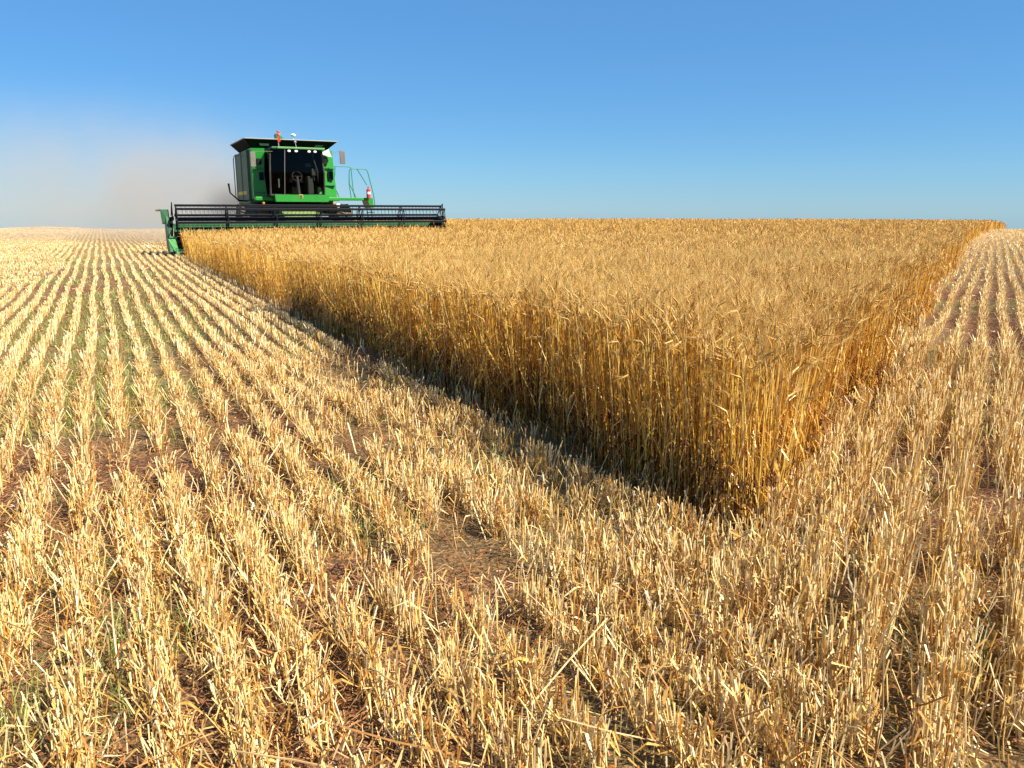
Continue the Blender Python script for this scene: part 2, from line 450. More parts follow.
def build_wheat():
    parts = []
    up = np.array([0, 0, 1.])
    bands = [(2.3, 7, 1100, 0), (7, 13, 800, 1), (13, 26, 380, 2), (26, 50, 150, 3), (50, 80, 42, 4), (80, 112, 22, 4)]
    for d0, d1, rho, lod in bands:
        x, y = rows(d0, d1, rho, U, V, .22 if lod < 3 else 0, .055)
        k = in_wheat(x, y)
        x, y = x[k], y[k]; n = len(x)
        z = ground_z(x, y) - .01
        d_ = np.hypot(x, y)
        h = .94 - .12 * np.clip((d_ - 5) / 18, 0, 1) + .045 * rng.normal(0, 1, n) + .12 * (noise2(x, y, .9, 61) - .5) + .10 * (noise2(x, y, 4.0, 62) - .5)
        h = np.where(rng.random(n) < .18, h * (.62 + .3 * rng.random(n)), h)
        # plants at the cut edges lean outwards a little
        eb = (x - P0[0]) * WN[0] + (y - P0[1]) * WN[1]
        ea = (x - P0[0]) * V[0] + (y - P0[1]) * V[1]
        la = rng.random(n) * 2 * math.pi; lm = np.abs(rng.normal(0, .09, n))
        lean = np.stack([np.cos(la) * lm, np.sin(la) * lm, 0 * x], 1)
        eo = np.exp(-np.clip(eb, 0, None) / .22) * rng.random(n) * .12
        lean[:, 0] -= WN[0] * eo; lean[:, 1] -= WN[1] * eo
        eo = np.exp(-np.clip(ea, 0, None) / .15) * rng.random(n) * .10
        lean[:, 0] -= V[0] * eo; lean[:, 1] -= V[1] * eo
        br = (rng.random(n) < .07) & ((eb < .5) | (ea < .35))
        lean[br] += np.clip(rng.normal(0, .25, (int(br.sum()), 3)), -.45, .45) * np.array([1, 1, 0])
        h = np.where(br, h * .8, h)
        base = np.stack([x, y, z], 1)
        neck = base + lean * h[:, None] + up * (h * .97)[:, None]
        mid = base * .5 + neck * .5 - lean * (h * .08)[:, None] + rng.normal(0, .004, (n, 3))
        var = np.clip(.5 + rng.normal(0, .24, n) + .3 * (noise2(x, y, .8, 63) - .5), 0, 1)
        # nodding ear: bends over in its own direction
        na = la + rng.normal(0, .8, n) + 0; nd = np.stack([np.cos(na), np.sin(na), 0 * x], 1)
        nod = np.clip(.75 + .55 * rng.normal(0, 1, n), .05, 2.1)          # bend angle from vertical
        EL = .075 + .03 * rng.random(n)
        d1_ = nd * np.sin(nod * .45)[:, None] + up * np.cos(nod * .45)[:, None]
        d2_ = nd * np.sin(nod)[:, None] + up * np.cos(nod)[:, None]
        d3_ = nd * np.sin(nod * 1.2)[:, None] + up * np.cos(nod * 1.2)[:, None]
        e0 = neck; e1 = e0 + d1_ * (EL * .4)[:, None]; e2 = e1 + d2_ * (EL * .6)[:, None]; e3 = e2 + d3_ * (.06 + .03 * rng.random(n))[:, None]
        ws = {0: .0018, 1: .0022, 2: .0042, 3: .008, 4: .02}[lod]
        wv = ws * (.75 + .6 * rng.random(n))
        sd_ = horiz(n)
        if lod <= 1:
            path = np.stack([base, mid, neck, e1], 1)
            parts.append((*tubes(path, np.stack([wv * 1.2, wv * 1.1, wv * .8, wv * .7], 1), sd_, var, 3), 0))
        else:
            path = np.stack([base, neck], 1)
            parts.append((*ribbons(path, np.stack([wv, wv], 1), sd_, var), 0))
        # leaves: dry, hanging
        nl = {0: 2, 1: 2, 2: 1, 3: 0, 4: 0}[lod]
        for i in range(nl):
            f = np.where(rng.random(n) < .75)[0]; m = len(f)
            u0 = .15 + .5 * rng.random(m)
            b0 = base[f] * (1 - u0)[:, None] + neck[f] * u0[:, None]
            out = horiz(m); L_ = (.08 + .13 * rng.random(m))[:, None]
            droop = rng.random((m, 1))
            q1 = b0 + out * L_ * .35 + up * L_ * (.45 - .3 * droop)
            q2 = q1 + out * L_ * .3 - up * L_ * (.1 + .5 * droop)
            q3 = q2 + out * L_ * .08 - up * L_ * .35
            sd2 = np.cross(out, up) + rng.normal(0, .35, (m, 3))
            w = (.004 + .004 * rng.random(m)) * (1 if lod < 2 else 1.7)
            vv = np.clip(.36 + rng.normal(0, .2, m), 0, .8)
            parts.append((*ribbons(np.stack([b0, q1, q2, q3], 1), np.stack([w * .7, w, w * .8, w * .15], 1), sd2, vv), 0))
        # brown basal leaves, added dark to put shade low in the wheat wall
        if lod <= 1:
            for i in range(3):
                f = np.where(rng.random(n) < .8)[0]; m = len(f)
                out = horiz(m); L_ = (.06 + .12 * rng.random(m))[:, None]
                u0 = .02 + .40 * rng.random(m)
                b0 = base[f] * (1 - u0)[:, None] + neck[f] * u0[:, None]
                q1 = b0 + out * L_ * .3 + up * L_ * .3; q2 = q1 + out * L_ * .25 - up * L_ * .5
                w = .006 + .006 * rng.random(m)
                sd2 = np.cross(out, up) + rng.normal(0, .3, (m, 3))
                parts.append((*ribbons(np.stack([b0, q1, q2], 1), np.stack([w * .7, w, w * .4], 1), sd2, rng.random(m)), 2))
        evar = np.clip(.5 + rng.normal(0, .15, n), 0, 1)
        # ears
        if lod <= 1:
            m2 = (e1 + e2) / 2
            path = np.stack([e0, e1, m2, e2], 1); r = (.0046 if lod == 0 else .0050) * (.85 + .3 * rng.random(n))
            parts.append((*tubes(path, np.stack([r * .35, r, r, r * .25], 1), sd_, evar, 4), 1))
            na_ = 14 if lod == 0 else 8
            for i in range(na_):
                u0 = rng.random(n)[:, None]
                b0 = e1 * (1 - u0) + e2 * u0
                dd = (d2_ + rng.normal(0, .22, (n, 3)) + up * .08); L_ = (.05 + .04 * rng.random((n, 1)))
                tip = b0 + dd * L_
                w = np.full(n, .0011 if lod == 0 else .0018)
                side = np.cross(dd, rng.normal(0, 1, (n, 3))); side /= np.linalg.norm(side, axis=1, keepdims=True)
                parts.append((*ribbons(np.stack([b0, tip], 1), np.stack([w, w * .25], 1), side, np.clip(evar + .2, 0, 1)), 1))
        elif lod == 2:
            w = .0095 * (.8 + .4 * rng.random(n))
            side = np.cross(d2_, rng.normal(0, 1, (n, 3))); side /= np.linalg.norm(side, axis=1, keepdims=True)
            parts.append((*ribbons(np.stack([e0, e1, e2], 1), np.stack([w * .5, w, w * .5], 1), side, evar), 1))
            side2 = np.cross(d2_, side)
            parts.append((*ribbons(np.stack([e1, e3], 1), np.stack([w, w * .5], 1), side2, np.clip(evar + .15, 0, 1)), 1))
        else:
            w = (.019 if lod == 3 else .045) * (.8 + .4 * rng.random(n))
            side = np.cross(d2_, rng.normal(0, 1, (n, 3))); side /= np.linalg.norm(side, axis=1, keepdims=True)
            parts.append((*ribbons(np.stack([e0, e1, e3], 1), np.stack([w * .6, w, w * .5], 1), side, evar), 1))
    return np_mesh('wheat', parts, [M_STEM, M_EAR, M_BASAL], 'standing ripe golden wheat with drooping bearded ears, not yet cut', 'wheat', 'stuff')


build_stubble()
build_litter()
build_weeds()
build_wheat()


# ------------------------------------------------------------------ combine harvester
def pmat(name, col, rough=.4, metal=0.0, spec=.5, dust=.35, dustcol=(.42, .32, .20), coat=0.0, bump=0.0):
    m, nt, out = mat(name)
    N = nt.nodes; L = nt.links
    tc = N.new('ShaderNodeTexCoord')
    n1 = N.new('ShaderNodeTexNoise'); n1.inputs['Scale'].default_value = 2.2; n1.inputs['Detail'].default_value = 9; n1.inputs['Roughness'].default_value = .68
    L.new(tc.outputs['Object'], n1.inputs['Vector'])
    r = N.new('ShaderNodeValToRGB'); e = r.color_ramp.elements
    e[0].position = .42; e[0].color = (0, 0, 0, 1); e[1].position = .75; e[1].color = (dust, dust, dust, 1)
    L.new(n1.outputs['Fac'], r.inputs[0])
    mx = N.new('ShaderNodeMix'); mx.data_type = 'RGBA'
    mx.inputs['A'].default_value = (*col, 1); mx.inputs['B'].default_value = (*dustcol, 1)
    L.new(r.outputs[0], mx.inputs['Factor'])
    p = N.new('ShaderNodeBsdfPrincipled'); p.inputs['Metallic'].default_value = metal
    p.inputs['Specular IOR Level'].default_value = spec; p.inputs['Coat Weight'].default_value = coat
    mr = N.new('ShaderNodeMapRange'); mr.inputs['To Min'].default_value = rough; mr.inputs['To Max'].default_value = min(1, rough + .35)
    L.new(n1.outputs['Fac'], mr.inputs['Value']); L.new(mr.outputs[0], p.inputs['Roughness'])
    L.new(mx.outputs['Result'], p.inputs['Base Color']); L.new(p.outputs[0], out.inputs[0])
    return m


G = pmat('green_paint', (.002, .22, .007), .35, coat=.2, dust=.03)
GD = pmat('header_green_paint', (.006, .10, .035), .4, dust=.1)
GSH = pmat('end_shield_paint', (.012, .13, .05), .4, dust=.15)
GT = pmat('tank_extension_paint', (.002, .009, .004), .8, dust=.0, spec=.1)
GS = pmat('side_shield_paint', (.05, .12, .06), .45, dust=.35)
BK = pmat('black_steel', (.005, .006, .010), .45, dust=.01, spec=.2)
RB = pmat('tyre_rubber', (.02, .02, .02), .8, dust=.5)
YL = pmat('yellow_paint', (.65, .45, .03), .4, dust=.2)
RD = pmat('red_paint', (.55, .02, .015), .35, dust=.1)
WH = pmat('white_plastic', (.8, .8, .78), .35, dust=.1)
GY = pmat('grey_steel', (.30, .29, .27), .45, dust=.3)
LG = pmat('light_green_trim', (.07, .26, .07), .4, dust=.2)
MG = pmat('mirror_back', (.13, .12, .11), .5, dust=.3)
AMB = pmat('amber_lens', (.45, .16, .02), .3, dust=.1)
RAIL = pmat('rail_green_paint', (.01, .22, .10), .4, dust=.1)
STEEL = pmat('worn_steel', (.45, .46, .48), .3, metal=.8, dust=.25)
FEED = pmat('feeder_reflection_green', (.12, .22, .05), .45, dust=.45)  # yellow-green tone stands for reflected light on the housing
SEATC = pmat('seat_fabric', (.03, .03, .04), .8, dust=.1)
INT = pmat('cab_interior_trim', (.02, .02, .02), .7, dust=.1)


def glass_mat():
    m, nt, out = mat('tinted_glass')
    N = nt.nodes; L = nt.links
    tr = N.new('ShaderNodeBsdfTransparent'); tr.inputs[0].default_value = (.30, .33, .32, 1)
    gl = N.new('ShaderNodeBsdfGlossy'); gl.inputs['Roughness'].default_value = .03
    lw = N.new('ShaderNodeFresnel'); lw.inputs['IOR'].default_value = 1.22
    mx = N.new('ShaderNodeMixShader')
    L.new(lw.outputs[0], mx.inputs[0]); L.new(tr.outputs[0], mx.inputs[1]); L.new(gl.outputs[0], mx.inputs[2]); L.new(mx.outputs[0], out.inputs[0])
    return m


GLASS = glass_mat()


class B:
    """collects shapes for ONE mesh object"""
    def __init__(s): s.bm = bmesh.new()

    def box(s, x0, x1, y0, y1, z0, z1, bev=.0, rot=None):
        r = bmesh.ops.create_cube(s.bm, size=1)
        vs = r['verts']
        c = Vector(((x0 + x1) / 2, (y0 + y1) / 2, (z0 + z1) / 2))
        for v in vs:
            v.co = Vector((v.co.x * (x1 - x0), v.co.y * (y1 - y0), v.co.z * (z1 - z0)))
            if rot: v.co = rot @ v.co
            v.co += c
        if bev:
            es = {e for v in vs for e in v.link_edges}
            bmesh.ops.bevel(s.bm, geom=list(es), offset=bev, segments=2, affect='EDGES', profile=.5)
        return s

    def hull(s, pts, faces):
        vs = [s.bm.verts.new(p) for p in pts]
        for f in faces: s.bm.faces.new([vs[i] for i in f])
        return s

    def prism(s, poly, axis, a, b):
        """poly: 2D points; axis: 'x','y','z' extrusion axis from a to b"""
        def P(p, h):
            return {'x': (h, p[0], p[1]), 'y': (p[0], h, p[1]), 'z': (p[0], p[1], h)}[axis]
        A = [s.bm.verts.new(P(p, a)) for p in poly]; Bv = [s.bm.verts.new(P(p, b)) for p in poly]
        n = len(poly)
        s.bm.faces.new(A); s.bm.faces.new(Bv[::-1])
        for i in range(n):
            s.bm.faces.new([A[i], Bv[i], Bv[(i + 1) % n], A[(i + 1) % n]])
        return s

    def tube(s, pts, r, ns=8):
        pts = [Vector(p) for p in pts]
        prev = None
        n = len(pts)
        rings = []
        for i, p in enumerate(pts):
            d = (pts[min(i + 1, n - 1)] - pts[max(i - 1, 0)]).normalized()
            ref = Vector((0, 0, 1)) if abs(d.z) < .9 else Vector((1, 0, 0))
            a = d.cross(ref).normalized(); b = d.cross(a)
            if prev is not None and a.dot(prev) < 0: a, b = -a, -b
            prev = a
            rr = r[i] if isinstance(r, (list, tuple)) else r
            rings.append([s.bm.verts.new(p + (a * math.cos(2 * math.pi * k / ns) + b * math.sin(2 * math.pi * k / ns)) * rr) for k in range(ns)])
        for i in range(n - 1):
            for k in range(ns):
                s.bm.faces.new([rings[i][k], rings[i][(k + 1) % ns], rings[i + 1][(k + 1) % ns], rings[i + 1][k]])
        s.bm.faces.new(rings[0]); s.bm.faces.new(rings[-1][::-1])
        return s

    def lathe(s, prof, c, axis='x', ns=40):
        """prof: (offset along axis, radius)"""
        c = Vector(c); rings = []
        for h, r in prof:
            ring = []
            for k in range(ns):
                a = 2 * math.pi * k / ns
                if axis == 'x': p = Vector((h, r * math.cos(a), r * math.sin(a)))
                elif axis == 'y': p = Vector((r * math.cos(a), h, r * math.sin(a)))
                else: p = Vector((r * math.cos(a), r * math.sin(a), h))
                ring.append(s.bm.verts.new(c + p))
            rings.append(ring)
        for i in range(len(rings) - 1):
            for k in range(ns):
                s.bm.faces.new([rings[i][k], rings[i][(k + 1) % ns], rings[i + 1][(k + 1) % ns], rings[i + 1][k]])
        s.bm.faces.new(rings[0]); s.bm.faces.new(rings[-1][::-1])
        return s

    def build(s, name, m, parent, label=None, smooth=False):
        bmesh.ops.recalc_face_normals(s.bm, faces=s.bm.faces)
        me = bpy.data.meshes.new(name)
        s.bm.to_mesh(me); s.bm.free()
        me.materials.append(m)
        if smooth:
            for p in me.polygons: p.use_smooth = True
            try: me.set_sharp_from_angle(angle=R(35))
            except Exception: pass
        o = bpy.data.objects.new(name, me)
        sc.collection.objects.link(o)
        o.parent = parent
        if label: o['label'] = label
        return o


def dup(o, parent):
    c = o.copy(); sc.collection.objects.link(c); c.parent = parent
    return c


def build_combine():
    root = bpy.data.objects.new('combine_harvester', None)
    sc.collection.objects.link(root)
    p = S_HEAD * U + T_COMB * V
    root.location = (p[0], p[1], float(ground_z(p[0], p[1])))
    root.rotation_euler = (0, 0, TH)
    root['label'] = 'green combine harvester with a wide black reel cutting the standing wheat'
    root['category'] = 'combine harvester'

    XL, XR = -5.02, 5.24
    # ---- cutting header
    b = B()
    b.prism([(.42, .22), (.50, .22), (.56, 1.02), (.46, 1.02)], 'x', XL, XR)            # back sheet
    b.box(XL, XR, .47, .62, 1.02, 1.12, .02)                                             # top beam
    b.prism([(-.25, .10), (.45, .16), (.45, .22), (-.25, .14)], 'x', XL, XR)            # floor
    b.box(XL, XR, .52, .70, .30, .46, .02)
    header = b.build('header', GD, root)
    b = B()
    b.box(XL, XR, -.34, -.22, .09, .125)
    n = 136
    for i in range(n):
        x = XL + (i + .5) * (XR - XL) / n
        b.hull([(x - .012, -.34, .11), (x + .012, -.34, .11), (x, -.44, .105), (x, -.34, .135)], [(0, 1, 2), (0, 2, 3), (1, 3, 2), (0, 3, 1)])
    b.build('cutter_bar', STEEL, header)
    # auger with flighting
    b = B()
    b.tube([(XL + .05, .12, .52), (XR - .05, .12, .52)], .16, 16)
    for sgn, xa, xb in ((1, XL + .1, -.5), (-1, XR - .1, .7)):
        steps = 220; L0 = abs(xb - xa); turns = L0 / .55
        pin, pout = [], []
        for i in range(steps + 1):
            f = i / steps; a = 2 * math.pi * turns * f; x = xa + sgn * L0 * f
            pin.append(b.bm.verts.new((x, .12 + .15 * math.cos(a), .52 + .15 * math.sin(a))))
            pout.append(b.bm.verts.new((x, .12 + .30 * math.cos(a), .52 + .30 * math.sin(a))))
        for i in range(steps):
            b.bm.faces.new([pin[i], pin[i + 1], pout[i + 1], pout[i]])
    b.build('auger', BK, header)
    # crop divider on the stubble side: tall green end shield with a pointed foot
    b = B()
    b.prism([(-.30, 1.58), (.55, 1.60), (.62, 1.25), (.55, .35), (.1, .12), (-.95, .10), (-1.15, .16), (-.55, .62), (-.42, 1.1)], 'x', -5.30, -5.20)
    dv = b.build('end_shield', GSH, header, 'green end shield with a pointed foot')
    b = B()
    b.hull([(-5.48, -.30, 1.62), (-5.20, -.35, 1.62), (-5.20, .3, 1.62), (-5.44, .3, 1.60), (-5.42, -.30, 1.16), (-5.18, -.38, 1.16), (-5.18, .3, 1.10), (-5.40, .3, 1.10)],
           [(0, 1, 2, 3), (4, 7, 6, 5), (0, 4, 5, 1), (1, 5, 6, 2), (2, 6, 7, 3), (3, 7, 4, 0)])
    b.build('shield_cover', GSH, dv)
    b = B()
    b.hull([(-5.34, -.5, .66), (-5.08, -.5, .66), (-5.06, .2, .66), (-5.32, .2, .66), (-5.12, -1.35, .06), (-5.02, -1.35, .06), (-4.98, .1, .10), (-5.22, .1, .10)],
           [(0, 1, 2, 3), (4, 7, 6, 5), (0, 4, 5, 1), (1, 5, 6, 2), (2, 6, 7, 3), (3, 7, 4, 0)])
    b.build('divider_point', LG, dv)
    b = B(); b.tube([(-5.62, -.25, 1.585), (-5.46, -.25, 1.60)], .035); b.build('marker_lamp', RB, dv)
    b = B()
    b.lathe([(-5.19, .0001), (-5.19, .19), (-5.13, .19), (-5.13, .0001)], (0, .05, 1.15), 'x', 20)
    b.lathe([(-5.17, .0001), (-5.17, .12), (-5.13, .12), (-5.13, .0001)], (0, .1, .78), 'x', 20)
    b.tube([(-5.16, .05, 1.34), (-5.16, .1, .90)], .02); b.tube([(-5.16, .24, 1.15), (-5.16, .22, .78)], .02)
    b.build('drive_pulley', BK, dv)
    b = B()
    b.prism([(-.25, 1.30), (.5, 1.35), (.6, .35), (.1, .12), (-.95, .10), (-1.2, .3), (-.6, .85)], 'x', 5.27, 5.35)
    b.hull([(5.29, -.8, .95), (5.50, -.9, .72), (5.54, .1, .80), (5.31, .1, 1.12), (5.29, -.8, .5), (5.4, -.8, .5), (5.4, .1, .5), (5.31, .1, .5)],
           [(0, 1, 2, 3), (4, 7, 6, 5), (0, 4, 5, 1), (1, 5, 6, 2), (2, 6, 7, 3), (3, 7, 4, 0)])
    b.build('end_shield', BK, header, 'black end shield on the uncut wheat side')

    # ---- reel
    cy, cz, rr = -.55, 1.28, .49
    b = B(); b.tube([(XL + .05, cy, cz), (XR - .05, cy, cz)], .075, 14)
    reel = b.build('reel', BK, root, 'long black reel tube', smooth=True)
    angs = [75 + 60 * i for i in range(6)]
    x0, x1 = XL + .02, XR - .02
    sx = [x0 + .03, -3.25, -1.52, .12, 1.75, 3.45, x1 - .03]
    b = B()                                                     # one bat, at the reel's axis, copied round it
    b.box(x0, x1, -.012, .012, -.035, .035)
    b.tube([(x0, .0, .03), (x1, .0, .03)], .024, 6)
    nt_ = 70
    for i in range(nt_):
        x = x0 + (i + .5) * (x1 - x0) / nt_
        b.box(x - .005, x + .005, -.012, .0, -.24, -.03)
    bat0 = None
    for i, a in enumerate(angs):
        yy, zz = cy + rr * math.cos(R(a)), cz + rr * math.sin(R(a))
        o = b.build('reel_bat', BK, reel) if i == 0 else dup(bat0, reel)
        if i == 0: bat0 = o
        o.location = (0, yy, zz)
    b = B()
    for k in range(6):
        a0, a1 = R(angs[k]), R(angs[k] + 60)
        p_ = lambda a, r_: (0, r_ * math.cos(a), r_ * math.sin(a))
        b.tube([p_(a0, .07), p_(a0, rr)], .017, 6)
        b.tube([p_(a0, rr * .97), p_(a1, rr * .97)], .014, 6)
        b.tube([p_(a0, rr * .62), p_(a1, rr * .97)], .012, 6)
    sp0 = b.build('reel_spider', BK, reel)
    for i, x in enumerate(sx):
        o = sp0 if i == 0 else dup(sp0, reel)
        o.location = (x, cy, cz)
    for x in (XL - .07, XR + .02):                              # arms that carry the reel
        b = B()
        b.box(x - .03, x + .03, -.65, .62, 1.22, 1.36, rot=Matrix.Rotation(R(-2), 3, 'X'))
        b.tube([(x, -.50, 1.30), (x, -.50, 1.86)], .022, 6); b.tube([(x, -.5, 1.86), (x, .1, 1.40)], .018, 6)
        b.tube([(x, .5, .5), (x, -.1, 1.22)], .03, 8)
        b.build('reel_arm', BK, header)

    # ---- feeder house
    b = B()
    b.prism([(.6, .28), (3.1, .85), (3.1, 1.66), (2.4, 1.62), (.7, 1.0)], 'x', -.72, .78)
    fh = b.build('feeder_house', FEED, root)
    b = B(); b.box(-.9, .95, .62, .78, .25, 1.26, .02); b.build('mounting_frame', GD, fh)
    # ---- chassis and axles
    b = B()
    b.box(-1.1, 1.1, 3.0, 7.9, 1.25, 1.95, .03); b.box(-1.75, 1.75, 3.35, 3.85, .75, 1.3, .03); b.box(-1.5, 1.5, 7.1, 7.4, .55, .8, .02)
    b.build('chassis', BK, root)

    def wheel(x, y, rad, wdt, nlug):
        w = bpy.data.objects.new('wheel', None); sc.collection.objects.link(w); w.parent = root; w.location = (x, y, rad)
        h = wdt / 2
        b = B()
        b.lathe([(-h, rad * .56), (-h * 1.04, rad * .75), (-h, rad * .93), (-h * .7, rad * .965), (0, rad * .975), (h * .7, rad * .965), (h, rad * .93), (h * 1.04, rad * .75), (h, rad * .56)], (0, 0, 0), 'x', 48)
        for i in range(nlug):
            for sg in (-1, 1):
                a = 2 * math.pi * (i + (.5 if sg > 0 else 0)) / nlug
                m_ = Matrix.Rotation(a, 3, 'X') @ Matrix.Rotation(R(28 * sg), 3, 'Z')
                r = bmesh.ops.create_cube(b.bm, size=1)
                for v in r['verts']:
                    q = Vector((v.co.x * h * 1.05, v.co.y * .07, v.co.z * .07))
                    q = Matrix.Rotation(R(28 * sg), 3, 'Z') @ q + Vector((sg * h * .5, 0, rad * .975))
                    v.co = Matrix.Rotation(a, 3, 'X') @ q
        b.build('tyre', RB, w)
        b = B()
        b.lathe([(-h * .8, rad * .58), (-h * .55, rad * .5), (-h * .3, rad * .2), (h * .3, rad * .2), (h * .55, rad * .5), (h * .8, rad * .58)], (0, 0, 0), 'x', 32)
        b.build('rim', YL, w)
    wheel(-1.90, 3.6, .93, .68, 22); wheel(2.08, 3.6, .93, .68, 22)
    wheel(-1.45, 7.3, .62, .42, 18); wheel(1.45, 7.3, .62, .42, 18)

    # ---- body: threshing hull behind the cab
    b = B()
    F = 3.25
    b.hull([(-1.66, F, 1.92), (1.70, F, 1.92), (1.56, F, 4.10), (-1.62, F, 4.10),
            (-1.62, 6.6, 1.92), (1.62, 6.6, 1.92), (1.50, 6.6, 4.10), (-1.60, 6.6, 4.10)],
           [(0, 1, 2, 3), (4, 7, 6, 5), (0, 4, 5, 1), (1, 5, 6, 2), (2, 6, 7, 3), (3, 7, 4, 0)])
    b.hull([(-1.35, 6.6, 1.4), (1.35, 6.6, 1.4), (1.3, 6.6, 3.7), (-1.3, 6.6, 3.7), (-1.15, 9.0, 1.6), (1.15, 9.0, 1.6), (1.05, 8.8, 2.9), (-1.05, 8.8, 2.9)],
           [(0, 1, 2, 3), (4, 7, 6, 5), (0, 4, 5, 1), (1, 5, 6, 2), (2, 6, 7, 3), (3, 7, 4, 0)])
    body = b.build('body', G, root)
    # side shields (duller grey-green panels), both sides
    for s_, lab in ((-1, None), (1, None)):
        b = B()
        for (y0, y1) in ((3.40, 4.95), (5.0, 6.55)):
            b.box(s_ * 1.60, s_ * 1.76, y0, y1, 2.02, 4.0, .03)
        b.box(s_ * 1.60, s_ * 1.72, 3.4, 6.5, 1.45, 2.0, .02)
        sh = b.build('side_shield', GS, body)
        b = B(); b.box(s_ * 1.763, s_ * 1.772, 4.0, 6.3, 2.26, 2.40); b.build('stripe', YL, sh)
    # front shoulder panels beside the cab
    b = B()
    b.hull([(-1.70, 2.75, 2.06), (-1.19, 2.60, 2.06), (-1.26, 2.62, 3.05), (-1.19, 2.62, 4.06), (-1.70, 2.75, 4.06), (-1.70, F - .003, 2.06), (-1.19, F - .003, 2.06), (-1.26, F - .003, 3.05), (-1.19, F - .003, 4.06), (-1.70, F - .003, 4.06)],
           [(0, 1, 2, 3, 4), (5, 9, 8, 7, 6), (0, 5, 6, 1), (1, 6, 7, 2), (2, 7, 8, 3), (3, 8, 9, 4), (4, 9, 5, 0)])
    sp = b.build('shoulder_panel', G, body)
    B().box(-1.52, -1.34, 2.60, 2.72, 3.42, 3.66, .02).build('intake_opening', BK, sp); B().box(-1.46, -1.29, 2.59, 2.70, 2.80, 3.12, .02).build('intake_opening', BK, sp)
    B().box(-1.69, -1.24, 2.60, 2.72, 3.24, 3.255).build('panel_seam', GD, sp); B().box(-1.69, -1.22, 2.59, 2.72, 2.30, 2.315).build('panel_seam', GD, sp)
    b = B()
    b.hull([(1.06, 2.60, 2.06), (1.74, 2.75, 2.06), (1.60, 2.75, 4.06), (1.06, 2.60, 4.06), (1.06, F - .003, 2.06), (1.74, F - .003, 2.06), (1.60, F - .003, 4.06), (1.06, F - .003, 4.06)],
           [(0, 1, 2, 3), (4, 7, 6, 5), (0, 4, 5, 1), (1, 5, 6, 2), (2, 6, 7, 3), (3, 7, 4, 0)])
    sp = b.build('shoulder_panel', G, body)
    B().box(1.36, 1.58, 2.60, 2.74, 2.85, 3.20, .02).build('intake_opening', BK, sp); B().box(1.16, 1.34, 2.59, 2.70, 3.45, 3.75, .02).build('intake_opening', BK, sp)
    B().box(1.07, 1.64, 2.60, 2.72, 3.30, 3.315).build('panel_seam', GD, sp); B().box(1.07, 1.66, 2.60, 2.72, 2.62, 2.635).build('panel_seam', GD, sp)
    b = B(); b.prism([(1.06, 3.92), (1.40, 4.10), (1.52, 3.78), (1.3, 3.82)], 'y', 2.50, 2.58); b.build('corner_highlight', WH, sp)  # white wedge painted in as the bright highlight on the panel corner

    # ---- grain tank extension, flared
    b = B()
    zb, zt = 4.10, 4.44
    o0 = [(-1.60, F + .05), (1.50, F + .05), (1.50, 6.5), (-1.60, 6.5)]
    o1 = [(-1.90, F - .32), (1.90, F - .32), (1.90, 6.85), (-1.90, 6.85)]
    t_ = .04
    i0 = [(-1.60 + t_, F + .05 + t_), (1.50 - t_, F + .05 + t_), (1.50 - t_, 6.5 - t_), (-1.60 + t_, 6.5 - t_)]
    i1 = [(-1.90 + t_, F - .32 + t_), (1.90 - t_, F - .32 + t_), (1.90 - t_, 6.85 - t_), (-1.90 + t_, 6.85 - t_)]
    pts = [(*p_, zb) for p_ in o0] + [(*p_, zt) for p_ in o1] + [(*p_, zt) for p_ in i1] + [(*p_, zb) for p_ in i0]
    fs = []
    for k in range(4):
        j = (k + 1) % 4
        fs += [(k, j, 4 + j, 4 + k), (4 + k, 4 + j, 8 + j, 8 + k), (8 + k, 8 + j, 12 + j, 12 + k)]
    b.hull(pts, fs)
    tank = b.build('grain_tank_extension', GT, root)
    b = B()
    for k in range(4):
        j = (k + 1) % 4
        b.tube([(*o1[k], zt + .012), (*o1[j], zt + .012)], .022, 6)
    b.build('rim_edge', GY, tank)
    b = B()
    b.hull([(-1.25, 3.15, 4.20), (-.90, 3.15, 4.20), (-.92, 3.08, 4.32), (-1.32, 3.08, 4.32), (-1.25, 3.19, 4.20), (-.90, 3.19, 4.20), (-.92, 3.12, 4.32), (-1.32, 3.12, 4.32)],
           [(0, 1, 2, 3), (4, 7, 6, 5), (0, 4, 5, 1), (1, 5, 6, 2), (2, 6, 7, 3), (3, 7, 4, 0)])
    b.build('pale_plate', GY, tank)  # paler plates set on the front slope of the tank extension
    b = B()
    b.hull([(.95, 3.15, 4.20), (1.25, 3.15, 4.20), (1.36, 3.08, 4.31), (1.02, 3.08, 4.31), (.95, 3.19, 4.20), (1.25, 3.19, 4.20), (1.36, 3.12, 4.31), (1.02, 3.12, 4.31)],
           [(0, 1, 2, 3), (4, 7, 6, 5), (0, 4, 5, 1), (1, 5, 6, 2), (2, 6, 7, 3), (3, 7, 4, 0)])
    b.build('pale_plate', GS, tank)
    # red flag on its staff, green filling auger top, white antenna
    b = B(); b.tube([(-.62, 2.55, 4.05), (-.66, 2.55, 4.78)], .018); st = b.build('flag_staff', GY, root)
    fb = B()
    pf, pb_ = [], []
    for k in range(6):
        z = 4.76 - k * .085; wv = .065 + .03 * math.sin(k * 1.9)
        pf.append((z, -.62 - .6 * wv, -.62 + .9 * wv))
    vs = []
    for k, (z, a, c) in enumerate(pf):
        vs.append([fb.bm.verts.new((a, 2.50 + .02 * math.sin(k), z)), fb.bm.verts.new((c, 2.51 + .03 * math.cos(k * 1.3), z - .02)),
                   fb.bm.verts.new((c, 2.55 + .03 * math.cos(k * 1.3), z - .02)), fb.bm.verts.new((a, 2.56 + .02 * math.sin(k), z))])
